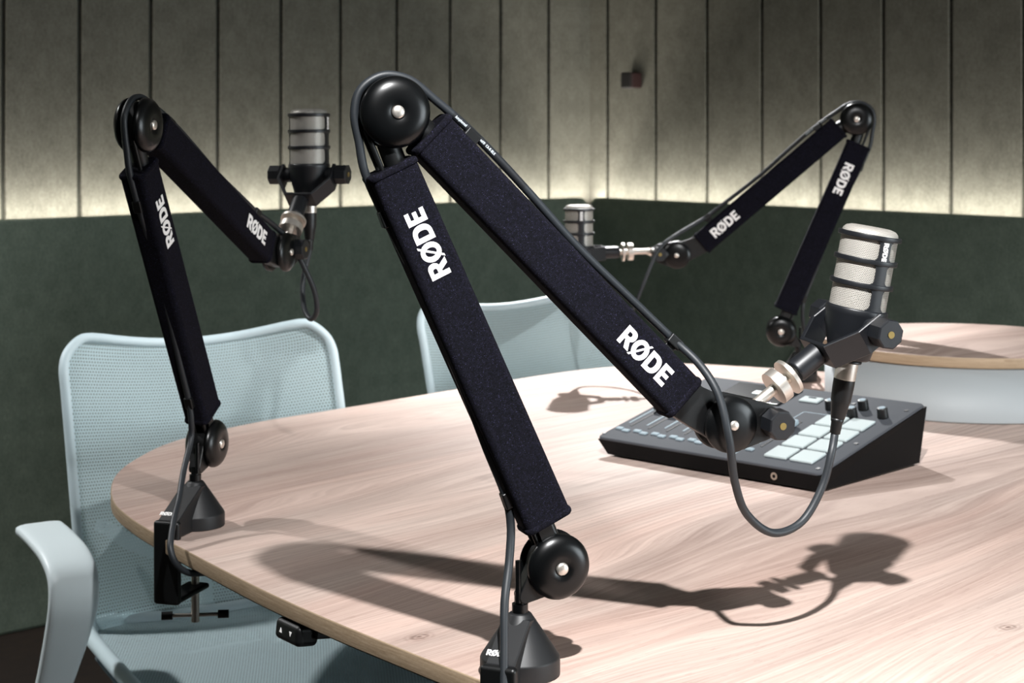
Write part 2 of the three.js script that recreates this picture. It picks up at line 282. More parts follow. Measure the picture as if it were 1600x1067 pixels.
{
  const t = thing('meeting_table', 'large rounded wood-veneer table that carries the boom arms and the mixer', 'table', v3(tableC[0], 0, -tableC[1]), GRAIN);
  const TH = 0.017;
  const top = new THREE.ShapeGeometry(rimShape, 1); top.rotateX(-Math.PI / 2); part('veneer_top', top, M.wood, t, [0, TABLE, 0]);
  // edge band: small chamfer above, straight face, underside set in
  const n = rimLocal.length, prof = [[0, 0], [0.0012, -0.0012], [0.0012, -TH + 0.002], [-0.001, -TH]];
  const nrm = rimLocal.map((p, i) => { const a = rimLocal[(i + n - 1) % n], b = rimLocal[(i + 1) % n], d = v3(b.x - a.x, b.y - a.y, 0).normalize(); return [d.y, -d.x]; });
  const area = rimLocal.reduce((s, p, i) => { const q = rimLocal[(i + 1) % n]; return s + p.x * q.y - q.x * p.y; }, 0), sg = area > 0 ? 1 : -1;
  const band = surf((u, v) => { const i = Math.round(u * n) % n, k = Math.round(v * 3), o = prof[k][0] * sg; return v3(rimLocal[i].x + nrm[i][0] * o, prof[k][1], -(rimLocal[i].y + nrm[i][1] * o)); }, n, 3, 9, 1);
  part('edge_band', band, M.edge, t, [0, TABLE, 0], 'pale oak-coloured edge band');
  const under = new THREE.ShapeGeometry(rimShape, 1); under.rotateX(Math.PI / 2); under.scale(1, 1, -1); part('underside', under, M.edge, t, [0, TABLE - TH + 0.0004, 0]);
  for (const s of [-0.52, 0.52]) { part('leg_column', box(0.1, TABLE - TH - 0.03, 0.1, 0.01), M.chairPlastic, t, [s, (TABLE - TH - 0.03) / 2 + 0.03, 0]); part('foot', box(0.09, 0.03, 0.7, 0.01), M.chairPlastic, t, [s, 0.015, 0]); }
  // height control under the near left edge
  const p = new THREE.Group(); p.name = 'height_control'; t.add(p);
  const e = toTable(-0.2025, 1.566), dirE = Math.atan2(0.79, 0.61);   // along the edge towards the lens
  p.position.set(e[0], TABLE - TH - 0.0125, -e[1]); p.rotation.y = -GRAIN + 0.0; // world axes first
  const w = new THREE.Group();
  p.rotation.y = -GRAIN - dirE;                                       // local x along the edge, local -z / +z across
  p.rotation.order = 'YXZ'; p.rotation.x = -0.12;
  const shell = part('housing', box(0.044, 0.02, 0.024, 0.0055, 4), M.black, p, [0, 0, 0]);
  part('bracket', box(0.03, 0.012, 0.03, 0.002), M.black, p, [0.012, 0.004, -0.02]);
  const tri = (up) => { const s = new THREE.Shape(), q = 0.0022; s.moveTo(-q, -q * up); s.lineTo(q, -q * up); s.lineTo(0, q * up); s.closePath(); return extrude(s, 0.0004); };
  part('up_arrow', tri(1), M.white, p, [-0.009, 0, 0.0122]); part('down_arrow', tri(-1), M.white, p, [0.009, 0, 0.0122]);
}
// white drum with a wood lid
{
  const t = thing('round_housing', 'white round housing with a wood lid on the far right of the table', 'housing', at(0.735, 0, 2.71));
  part('drum', lathe([[0, 0], [0.219, 0], [0.222, 0.003], [0.222, 0.084], [0, 0.084]], 96), M.drum, t);
  const lidShape = new THREE.Shape(); lidShape.absarc(0, 0, 0.226, 0, Math.PI * 2); const g = new THREE.ShapeGeometry(lidShape, 64).rotateX(-Math.PI / 2).rotateY(GRAIN);
  part('lid_veneer', g, M.wood, t, [0, 0.1, 0]); part('lid_edge', lathe([[0.22, 0.083], [0.2265, 0.085], [0.2265, 0.0985], [0.226, 0.1]], 96), M.edge, t); part('lid_underside', lathe([[0, 0.0842], [0.222, 0.0842]], 64), M.edge, t);
}

// ---------------------------------------------------------------- microphone
const rows = (name, list) => list;
function ribGeo(ang, R, th, y0, y1, w0, stops) {           // upright bar of the cage, flared where it meets the rings
  const rr = 0.0045, prof = (y) => { let w = w0; for (const s of stops) { const d = Math.abs(y - s) - 0.0018; if (d < rr) { const q = rr - Math.max(0, d); w = Math.max(w, w0 + rr - Math.sqrt(Math.max(0, rr * rr - q * q))); } } return w; };
  const f = (r) => surf((u, v) => { const y = y0 + (y1 - y0) * v, a = ang + (u * 2 - 1) * prof(y) / R; return v3(Math.cos(a) * r, y, -Math.sin(a) * r); }, 10, 48);
  const side = (sg) => surf((u, v) => { const y = y0 + (y1 - y0) * v, a = ang + sg * prof(y) / R, r = R - th + th * u; return v3(Math.cos(a) * r, y, -Math.sin(a) * r); }, 1, 48);
  return merge([f(R), f(R - th), side(1), side(-1)]);
}
function octagon(r) { const s = new THREE.Shape(); for (let i = 0; i < 8; i++) { const a = (i + 0.5) * Math.PI / 4; i ? s.lineTo(r * Math.cos(a), r * Math.sin(a)) : s.moveTo(r * Math.cos(a), r * Math.sin(a)); } s.closePath(); return s; }
function knobGeo(len) { return extrude(octagon(0.0132), len, 0.0014, 4, 2).rotateY(Math.PI / 2); }   // along +x from 0
const geoMic = {};
function microphone(label, pos, k, m, yd) {                // pos: pivot; k: knob axis; m: capsule axis; yd: the way the yoke hangs
  k.normalize(); yd.addScaledVector(k, -yd.dot(k)).normalize(); m.addScaledVector(k, -m.dot(k)).normalize();
  const z = new THREE.Vector3().crossVectors(k, m);
  const t = thing('microphone', label, 'microphone', pos, 0, 'podcast microphones on boom arms');
  t.setRotationFromMatrix(new THREE.Matrix4().makeBasis(k, m, z));
  const RG = 0.0246, RC = 0.0262, RR = 0.0277;
  const grl = lathe([[0, 0.0862], [0.017, 0.0858], [0.0215, 0.0845], [0.0238, 0.0822], [RG, 0.079], [RG, 0.013]], 64);
  { const uv = grl.attributes.uv, p = grl.attributes.position; for (let i = 0; i < uv.count; i++) { const y = p.getY(i), r = Math.hypot(p.getX(i), p.getZ(i)); const a = uv.getX(i) * Math.PI * 2 * RG; uv.setXY(i, a / 0.0235, (y < 0.08 ? y : y + (RG - r)) / 0.0235); } }
  part('grille', grl, M.grille, t);
  const cage = new THREE.Group(); cage.name = 'cage'; t.add(cage);
  for (const y of [0.0355, 0.0567, 0.0778]) part('ring', lathe([[RG - 0.0003, y - 0.0021], [RR - 0.0005, y - 0.0021], [RR, y - 0.0016], [RR, y + 0.0016], [RR - 0.0005, y + 0.0021], [RG - 0.0003, y + 0.0021]], 56), M.micBlack, cage);
  for (const a of [0, Math.PI]) part('rib', ribGeo(a, RC, 0.0022, 0.01, 0.079, 0.0055, [0.0135, 0.0355, 0.0567, 0.0778]), M.micBlack, cage);
  part('body', lathe([[0, -0.031], [0.0165, -0.031], [0.0185, -0.0295], [0.0205, -0.02], [0.0255, -0.001], [0.0258, 0.006], [0.0272, 0.0085], [0.0272, 0.013], [0.0262, 0.0145], [RG, 0.0145]], 64), M.micBlack, t);
  part('socket_ring', lathe([[0, -0.0345], [0.0118, -0.0345], [0.0122, -0.034], [0.0122, -0.0305], [0, -0.0305]], 32), M.micBlack, t);
  const lg = logoGeo(0.0165, 0.0003); lg.rotateZ(-Math.PI / 2).translate(0, 0.0665, 0);
  { const p = lg.attributes.position; for (let i = 0; i < p.count; i++) { const a = p.getX(i) / RC, r = RC + 0.00012 + p.getZ(i); p.setXYZ(i, Math.sin(a) * r, p.getY(i), Math.cos(a) * r); } lg.rotateY(Math.PI / 2); lg.computeVertexNormals(); }
  part('logo_lettering', lg, M.white, cage, null, 'white RØDE lettering');
  // yoke
  const ang = Math.atan2(yd.dot(z), -yd.dot(m));          // swing of the yoke about the knob axis
  const yk = new THREE.Group(); yk.name = 'yoke'; yk.rotation.x = -ang; t.add(yk);
  const s = new THREE.Shape(), o = [[0.0375, 0.009], [0.0375, -0.017], [0.019, -0.0445], [-0.019, -0.0445], [-0.0375, -0.017], [-0.0375, 0.009], [-0.0335, 0.009], [-0.0335, -0.0155], [-0.0165, -0.0407], [0.0165, -0.0407], [0.0335, -0.0155], [0.0335, 0.009]];
  o.forEach(([x, y], i) => i ? s.lineTo(x, y) : s.moveTo(x, y)); s.closePath();
  part('bracket', extrude(s, 0.024, 0.0007, 2, 1).translate(0, 0, -0.012), M.micBlack, yk);
  part('mount_tube', lathe([[0, -0.0425], [0.0102, -0.0425], [0.0106, -0.044], [0.0106, -0.069], [0.0098, -0.0697], [0.0096, -0.072], [0, -0.072]], 40), M.micBlack, yk);
  part('thread_insert', lathe([[0, -0.0375], [0.0062, -0.0375], [0.0078, -0.0395], [0.0078, -0.0408]], 24), M.steel, yk);
  for (const sg of [1, -1]) {
    const kg = new THREE.Group(); kg.name = 'tilt_knob'; if (sg < 0) kg.rotation.y = Math.PI; t.add(kg);
    part('grip', knobGeo(0.0165).translate(0.038, 0, 0), M.micBlack, kg); part('screw_end', cyl(0.0031, 0.0031, 0.001, 16).rotateZ(Math.PI / 2), M.brass, kg, [0.0547, 0, 0], 'brass screw end');
    part('washer', cyl(0.0095, 0.0095, 0.009, 24).rotateZ(Math.PI / 2), M.micBlack, kg, [0.0295, 0, 0]);
  }
  return t;
}

// ---------------------------------------------------------------- boom arms
const ARM = 0.395;
const sleeveShape = rrect(0.041, 0.028, 0.006), rimOutline = rrect(0.0435, 0.0305, 0.007);
const capGeo = (R) => lathe([[0, 0.0068], [0.0058, 0.0068], [0.0064, 0.0078], [R * 0.4, 0.0084], [R * 0.6, 0.0079], [R * 0.75, 0.0068], [R * 0.87, 0.0049], [R * 0.95, 0.0026], [R * 0.99, 0.0004], [R, -0.002], [0, -0.002]], 64).rotateX(Math.PI / 2);
const pinGeo = lathe([[0, 0.0062], [0.003, 0.006], [0.0048, 0.0052], [0.0053, 0.004], [0.0053, 0]], 32).rotateX(Math.PI / 2);
function joint(parent, name, x, y, R, half) {
  const g = new THREE.Group(); g.name = name; g.position.set(x, y, 0); parent.add(g);
  part('hub', cyl(R * 0.86, R * 0.86, half * 2, 48).rotateX(Math.PI / 2), M.black, g);
  for (const s of [1, -1]) { const c = part('cap', capGeo(R), M.blackGloss, g, [0, 0, s * half]); if (s < 0) c.rotation.y = Math.PI; const p = part('pin', pinGeo, M.silver, g, [0, 0, s * (half + 0.0035)], 'silver pin'); if (s < 0) p.rotation.y = Math.PI; }
  return g;
}
const cablePrint = (() => { const c = document.createElement('canvas'); c.width = 1024; c.height = 64; const x = c.getContext('2d'); x.fillStyle = '#17191c'; x.fillRect(0, 0, 1024, 64); x.fillStyle = '#c9d2d8'; x.font = 'bold 30px sans-serif'; x.textBaseline = 'middle'; x.fillText('Amphenol    by  Amphenol®  CA-K-BLK', 30, 33); const t = new THREE.CanvasTexture(c); t.colorSpace = THREE.SRGBColorSpace; return t; })();
function boomArm(o) {
  const { base, phi, a1, a2 } = o;
  const t = thing('boom_arm', o.label, 'boom arm', at(base[0], 0, base[1]), phi, 'microphone boom arms clamped to the table');
  t.updateMatrixWorld(true);
  const toLocal = (p) => t.worldToLocal(p.clone());
  const piv = v3(0.03, 0.0865, 0), e1 = v3(Math.sin(a1), Math.cos(a1), 0), o1 = v3(-Math.cos(a1), Math.sin(a1), 0);
  const el = piv.clone().addScaledVector(e1, ARM), e2 = v3(Math.cos(a2), -Math.sin(a2), 0), o2 = v3(Math.sin(a2), Math.cos(a2), 0);
  const end = el.clone().addScaledVector(e2, ARM);
  const low = (u, v, z = 0) => piv.clone().addScaledVector(e1, u).addScaledVector(o1, v).setZ(z), upp = (u, v, z = 0) => el.clone().addScaledVector(e2, u).addScaledVector(o2, v).setZ(z);
  // base cone on the table, with the flat clamp face
  part('base_cone', lathe([[0, 0.0005], [0.0322, 0.0005], [0.0327, 0.001], [0.0327, 0.0135], [0.0318, 0.0155], [0.0095, 0.0488], [0.0078, 0.05], [0, 0.05]], 64), M.coneBlack, t);
  part('post', merge([move(cyl(0.0066, 0.0066, 0.007, 24), 0, 0.0535, 0), move(cyl(0.0046, 0.0046, 0.01, 24), 0, 0.061, 0), move(cyl(0.0024, 0.0024, 0.034, 16), -0.003, 0.076, 0.004)]), M.blackGloss, t);
  part('post_link', extrude(hull2(0.0025, 0.0635, 0.0055, 0.03, 0.0865, 0.0215), 0.014, 0.001, 8).translate(0, 0, -0.007), M.black, t);
  // clamp under the table edge: cd is the way it points, in the arm's own axes
  const cl = new THREE.Group(); cl.name = 'clamp'; cl.rotation.y = o.clampTurn; t.add(cl);                // local -z... +x points out over the edge
  const R = o.reach;
  part('logo_plate', extrude((() => { const s = new THREE.Shape(); s.moveTo(0.0, 0.0005); s.lineTo(0.0, 0.046); s.lineTo(0.009, 0.0465); s.lineTo(R - 0.002, 0.0195); s.lineTo(R + 0.003, 0.0175); s.lineTo(R + 0.003, 0.0005); s.closePath(); return s; })(), 0.025, 0.001, 2, 1).translate(0, 0, -0.0125), M.coneBlack, cl);
  part('bracket', merge([box(0.009, 0.09, 0.031, 0.0035, 3).translate(R + 0.0005, -0.026, 0), box(R + 0.014, 0.006, 0.027, 0.0028, 3).translate(R / 2 - 0.002, -0.068, 0)]), M.black, cl);
  part('clamp_pad', cyl(0.0135, 0.0135, 0.004, 24), M.black, cl, [0.0, -0.0195, 0]);
  part('screw', cyl(0.0045, 0.0045, 0.086, 20), M.silver, cl, [0, -0.0645, 0], 'nickel clamp screw');
  const hb = new THREE.Group(); hb.name = 'handle'; hb.position.set(0, -0.1, 0); hb.rotation.y = o.handleTurn ?? 0; cl.add(hb);
  part('bar', cyl(0.0021, 0.0021, 0.062, 12).rotateZ(Math.PI / 2), M.silver, hb); for (const s of [1, -1]) part('end_cap', cyl(0.0046, 0.0046, 0.012, 16).rotateZ(Math.PI / 2), M.black, hb, [s * 0.031, 0, 0]);
  const l0 = logoGeo(0.0178, 0.0004); const lm = part('logo_lettering', l0, M.white, cl, [R - 0.0135, 0.02, 0], 'white RØDE lettering');
  const sl = Math.atan2(0.027, R - 0.011); lm.position.set(R - 0.002 - 0.009 * Math.cos(sl) + 0.0001, 0.0195 + 0.009 * Math.sin(sl) + 0.0001, 0.0055); lm.rotation.order = 'YXZ'; lm.rotation.set(sl - Math.PI / 2, Math.PI / 2, 0);
  // sleeves, a logo on both faces
  const sleeve = (name, A, B, side, u0) => {
    const d = B.clone().sub(A), len = d.length(), g = new THREE.Group(); g.name = name; g.position.copy(A); g.rotation.z = Math.atan2(d.y, d.x) - Math.PI / 2; t.add(g);   // local y along the sleeve
    part('padding', extrude(sleeveShape, len, 0.002, 6).rotateX(-Math.PI / 2), M.sleeve, g);
    for (const y of [0, len - 0.006]) part('hem', extrude(rimOutline, 0.006, 0.0024, 6, 3).rotateX(-Math.PI / 2).translate(0, y, 0), M.sleeve, g);
    for (const z of [1, -1]) { const lg = part('logo_lettering', logoGeo(0.0578, 0.0003), M.white, g, [0, u0 * len, z * 0.01402], 'white RØDE lettering'); lg.rotation.order = 'YZX'; lg.rotation.set(0, z > 0 ? 0 : Math.PI, (side * z > 0 ? 1 : -1) * Math.PI / 2); }
    return g;
  };
  const s1 = sleeve('lower_sleeve', low(0.036, -0.0052), low(0.356, 0.0177), 1, 0.79);
  const s2 = sleeve('upper_sleeve', upp(0.0315, 0.0074), upp(0.349, -0.0105), 1, 0.826);
  // steel bars that run inside the sleeves
  for (const z of [0.009, -0.009]) { part('bar', extrude(hull2(0, 0, 0.006, 0, 0.1, 0.006), 0.003).translate(0, 0, z - 0.0015), M.black, t, low(0, 0).toArray()).rotation.z = Math.atan2(e1.y, e1.x) - Math.PI / 2; }
  part('lower_bars', merge([rod(low(0.0, 0.008, 0.006), low(0.39, 0.0265, 0.006), 0.0022, 8), rod(low(0.0, 0.008, -0.006), low(0.39, 0.0265, -0.006), 0.0022, 8), rod(low(0, -0.008, 0), low(0.385, 0.008, 0), 0.005, 8), rod(low(0.34, 0.012, 0), low(0.392, 0.012, 0), 0.009, 8)]), M.black, t);
  part('upper_bars', merge([rod(upp(0.0, 0.012, 0), upp(0.37, 0.004, 0), 0.005, 8), rod(upp(0, -0.003, 0), upp(0.385, -0.016, 0), 0.005, 8), rod(upp(0.01, 0.004, 0), upp(0.05, 0.006, 0), 0.012, 8)]), M.black, t);
  joint(t, 'base_joint', piv.x, piv.y, 0.0268, 0.0105); joint(t, 'elbow_joint', el.x, el.y, 0.0287, 0.0105);
  // fork at the end of the upper arm, tilt knob, stud and nuts that carry the microphone
  const Mw = toLocal(o.mic), Kw = toLocal(o.knuckle), kdir = o.k.clone().transformDirection(t.matrixWorld.clone().invert()), stud = toLocal(o.stud), dirS = Mw.clone().sub(stud).normalize();
  const wedge = extrude(hull2(0, 0, 0.0243, 0.03, 0, 0.0165), 0.005, 0.0012, 12).translate(0, 0, -0.0025);
  const kt = Math.atan2(Kw.y - end.y, Kw.x - end.x);
  for (const z of [0.0105, -0.0105]) { const c = part('fork_cheek', wedge, M.black, t, [end.x, end.y, z]); c.rotation.z = kt; }
  const tailEnd = upp(0.352, -0.0105);
  part('fork_link', extrude(hull2(tailEnd.x, tailEnd.y, 0.0165, end.x, end.y, 0.0195), 0.013, 0.001, 10).translate(0, 0, -0.0065), M.black, t);
  for (const s of [1, -1]) { const c = part('fork_cap', lathe([[0, 0.004], [0.012, 0.0036], [0.019, 0.0022], [0.0238, 0], [0.0238, -0.002], [0, -0.002]], 48).rotateX(Math.PI / 2), M.blackGloss, t, [end.x, end.y, s * 0.0135]); if (s < 0) c.rotation.y = Math.PI; const p = part('pin', pinGeo, M.silver, t, [end.x, end.y, s * 0.0148], 'silver pin'); p.scale.setScalar(0.8); if (s < 0) p.rotation.y = Math.PI; }
  const kn = new THREE.Group(); kn.name = 'tilt_lock'; kn.position.copy(Kw); kn.quaternion.setFromUnitVectors(v3(1, 0, 0), kdir); t.add(kn);
  part('swivel', cyl(0.0118, 0.0118, 0.026, 32).rotateZ(Math.PI / 2), M.black, kn, [-0.006, 0, 0]);
  part('grip', knobGeo(0.0165).translate(0.008, 0, 0), M.micBlack, kn); part('screw_end', cyl(0.0031, 0.0031, 0.001, 16).rotateZ(Math.PI / 2), M.brass, kn, [0.0247, 0, 0], 'brass screw end');
  part('swivel_link', rod(end.clone().lerp(Kw, 0.35), Kw, 0.0085, 20), M.black, t);
  part('swivel_block', rod(Kw.clone().lerp(stud, -0.1), stud.clone().addScaledVector(dirS, 0.003), 0.0078, 24, 0.0068), M.silver, t, null, 'silver swivel block');
  const along = (p) => Mw.clone().addScaledVector(dirS, -p);
  const st = new THREE.Group(); st.name = 'mounting_stud'; t.add(st);
  part('shank', rod(stud.clone().addScaledVector(dirS, -0.006), along(0.071), 0.0048, 24), M.silver, st);
  part('locking_nut', rod(along(0.0765), along(0.08), 0.0165, 48), M.silver, st, null, 'silver disc nut'); part('stop_collar', rod(along(0.0868), along(0.0955), 0.0153, 48), M.silver, st, null, 'silver collar');
  // cable clips
  for (const [f, u, v] of [[low, 0.0665, 0.0185], [low, 0.318, 0.0345], [upp, 0.062, 0.03], [upp, 0.312, 0.021]]) {
    const p = f(u, v), c = part('cable_clip', box(0.0092, 0.014, 0.0095, 0.0015), M.black, t, p.toArray()); c.rotation.z = f === low ? -a1 + 0.0 : Math.atan2(e2.y, e2.x) - Math.PI / 2; if (f === low) c.rotation.z = Math.atan2(e1.y, e1.x) - Math.PI / 2;
    const tab = part('clip_tab', box(0.012, 0.01, 0.003, 0.001), M.black, t, f(u, v - 0.007).toArray()); tab.rotation.z = c.rotation.z;
  }
  // cable: a thing of its own, from below the table along the arm to the microphone
  const c = thing('microphone_cable', o.cableLabel, 'cable', t.position, 0, 'microphone cables'); c.position.set(0, 0, 0);
  const Wd = (p) => t.localToWorld(p.clone());
  const pts = [...o.tail.map((p) => toLocal(p)), low(0.0457, 0.0235, 0.0), low(0.0668, 0.0195), low(0.1132, 0.0207), low(0.1575, 0.0215), low(0.2152, 0.0245), low(0.2713, 0.0285), low(0.3243, 0.0352), low(0.3603, 0.0372), low(0.382, 0.0335), upp(-0.0225, -0.021), upp(-0.031, -0.004), upp(-0.0255, 0.016), upp(-0.0075, 0.0285), upp(0.0208, 0.0312), upp(0.0515, 0.0327), upp(0.0891, 0.0316), upp(0.1328, 0.0284), upp(0.1925, 0.0235), upp(0.2705, 0.0222), upp(0.3094, 0.0218), ...o.head.map((p) => toLocal(p))].map(Wd);
  const bott = o.plug[0], axis = o.plug[1].clone().sub(bott).normalize(), pl = (d) => bott.clone().addScaledVector(axis, d);   // connector from the strain relief up to the socket
  pts.push(pl(-0.006), pl(0.004));
  const curve = new THREE.CatmullRomCurve3(pts, false, 'centripetal');
  part('cable_jacket', new THREE.TubeGeometry(curve, 420, 0.0035, 12), M.cable, c);
  { // print on the jacket: a short sleeve of the same curve on the upper arm
    const L = curve.getLength(), find = (p) => { let b = 0, bd = 9; for (let i = 0; i <= 800; i++) { const d = curve.getPointAt(i / 800).distanceTo(p); if (d < bd) { bd = d; b = i / 800; } } return b; };
    const u0 = o.printLow ? find(Wd(low(0.30, 0.032))) : find(Wd(upp(0.038, 0.032))), u1 = o.printLow ? u0 - 0.085 / L : u0 + 0.085 / L, N = 48, z = v3(0, 0, 1).transformDirection(t.matrixWorld); if (o.flip) z.negate();
    const pr = surf((u, v) => { const q = u0 + (u1 - u0) * u, p = curve.getPointAt(q), tg = curve.getTangentAt(q).multiplyScalar(Math.sign(u1 - u0)), up = new THREE.Vector3().crossVectors(z, tg).normalize(), fz = new THREE.Vector3().crossVectors(tg, up).normalize(); const a = (v - 0.5) * 1.9; return p.addScaledVector(fz, Math.cos(a) * 0.00356).addScaledVector(up, Math.sin(a) * 0.00356); }, N, 10);
    part('cable_print', pr, std(0xffffff, 0.48, { map: cablePrint, side: THREE.DoubleSide }), c, null, 'tiny white print on the cable jacket');
  }
  const q = new THREE.Quaternion().setFromUnitVectors(v3(0, 1, 0), axis), plug = new THREE.Group(); plug.name = 'plug'; plug.position.copy(bott); plug.quaternion.copy(q); c.add(plug);
  const Lp = o.plug[1].distanceTo(bott);
  part('strain_relief', lathe([[0.0034, -0.006], [0.0046, -0.006], [0.005, 0.004], [0.0056, 0.0045], [0.006, 0.009], [0, 0.009]], 24), M.black, plug);
  part('barrel', lathe([[0.0055, 0.0075], [0.0062, 0.0078], [0.0082, 0.022], [0.0088, 0.0225], [0.0094, Lp * 0.62], [0.0094, Lp - 0.0155], [0.009, Lp - 0.015], [0, Lp - 0.015]], 36), M.black, plug);
  part('shell', lathe([[0.0092, Lp - 0.0155], [0.0095, Lp - 0.015], [0.0097, Lp - 0.0005], [0.0092, Lp], [0, Lp]], 36), M.silver, plug, null, 'nickel shell');
  return t;
}
// front arm
{
  const mic = at(0.300, 0.273, 1.458), stud = at(0.2072, 0.2067, 1.425), k = v3(0.39, -0.07, 0.918), m = v3(0.168, 0.985, 0.0);
  const yd = stud.clone().sub(mic); k.addScaledVector(yd, -k.dot(yd) / yd.lengthSq()).normalize();
  microphone('black microphone with a silver mesh head in front of the mixer, nearest of the three', mic, k.clone(), m.clone(), yd.clone());
  m.addScaledVector(k, -m.dot(k)).normalize();
  const sock = mic.clone().addScaledVector(m, -0.0345), tip = mic.clone().addScaledVector(m, -0.092);
  boomArm({ label: 'large black boom arm in the foreground, its base at the near edge of the table', cableLabel: 'dark cable along the foreground boom arm, looping down beside the mixer', base: [0.00653, 1.3551], phi: 0.3508, a1: -0.3574, a2: 0.7298, mic, stud, k, knuckle: at(0.2195, 0.194, 1.4275),
    clampTurn: -2.32, reach: 0.043, handleTurn: 0.6,
    tail: [at(0.004, -0.05, 1.285), at(-0.0055, -0.03, 1.295), at(-0.0062, 0.0, 1.306), at(-0.0062, 0.0333, 1.318), at(-0.0058, 0.0655, 1.330), at(-0.0022, 0.0945, 1.345)],
    head: [at(0.157, 0.246, 1.395), at(0.1712, 0.2232, 1.385), at(0.1795, 0.188, 1.378), at(0.1865, 0.147, 1.39), at(0.1985, 0.1178, 1.405), at(0.2228, 0.0985, 1.42), at(0.2492, 0.104, 1.435), at(0.2695, 0.1328, 1.445), at(0.2788, 0.163, 1.45)],
    plug: [tip, sock] });
}
// left arm
{
  const mic = at(-0.265, 0.383, 2.175), stud = at(-0.2855, 0.299, 2.098), k = v3(0.96, 0.0, 0.28), m = v3(0.06, 0.998, 0);
  const yd = stud.clone().sub(mic); k.addScaledVector(yd, -k.dot(yd) / yd.lengthSq()).normalize();
  microphone('black microphone with a pale mesh head held up in front of the left wall', mic, k.clone(), m.clone(), yd.clone());
  m.addScaledVector(k, -m.dot(k)).normalize();
  const sock = mic.clone().addScaledVector(m, -0.0345), tip = mic.clone().addScaledVector(m, -0.092);
  boomArm({ label: 'black boom arm at the left table edge, in front of a pale mesh chair', cableLabel: 'black cable along the left boom arm, looping below its microphone', base: [-0.354, 1.860], phi: 1.2996, a1: -0.4204, a2: 0.4118, mic, stud, k, knuckle: at(-0.283, 0.291, 2.102), printLow: true, flip: false,
    clampTurn: -3.175, reach: 0.062, handleTurn: -1.15,
    tail: [at(-0.29, -0.05, 1.86), at(-0.313, -0.0405, 1.81), at(-0.324, -0.0285, 1.768), at(-0.3413, -0.0215, 1.745), at(-0.3517, -0.0097, 1.738), at(-0.357, 0.0036, 1.74), at(-0.3585, 0.014, 1.75), at(-0.3590, 0.0285, 1.768), at(-0.3592, 0.0435, 1.795), at(-0.3605, 0.066, 1.825), at(-0.3575, 0.1, 1.855)],
    head: [at(-0.293, 0.32, 2.07), at(-0.277, 0.30, 2.09), at(-0.262, 0.268, 2.1), at(-0.25, 0.235, 2.11), at(-0.249, 0.21, 2.12), at(-0.258, 0.199, 2.135), at(-0.268, 0.21, 2.15), at(-0.272, 0.245, 2.165)],
    plug: [tip, sock] });
}
// right arm
{
  const mic = at(0.118, 0.223, 2.93), stud = at(0.244, 0.226, 2.945), k = v3(0.05, 0, 1), m = v3(0.0, 1, 0);
  const yd = stud.clone().sub(mic); k.addScaledVector(yd, -k.dot(yd) / yd.lengthSq()).normalize();
  microphone('black microphone with a mesh head half hidden behind the foreground boom arm', mic, k.clone(), m.clone(), yd.clone());
  m.addScaledVector(k, -m.dot(k)).normalize();
  const sock = mic.clone().addScaledVector(m, -0.0345), tip = mic.clone().addScaledVector(m, -0.092);
  boomArm({ label: 'black boom arm at the far side of the table in front of the right wall', cableLabel: 'black cable of the far boom arm, hanging below its end', base: [0.5045, 2.930], phi: 2.9724, a1: -0.3351, a2: 0.6568, mic, stud, k, knuckle: at(0.258, 0.221, 2.955), flip: true,
    clampTurn: -1.82, reach: 0.06, handleTurn: 0.4,
    tail: [at(0.53, -0.05, 2.98), at(0.545, -0.02, 3.0), at(0.54, 0.03, 2.975), at(0.52, 0.075, 2.95)],
    head: [at(0.262, 0.235, 2.93), at(0.245, 0.205, 2.92), at(0.228, 0.165, 2.915), at(0.2, 0.105, 2.915), at(0.165, 0.075, 2.92), at(0.13, 0.085, 2.928)],
    plug: [tip, sock] });
}

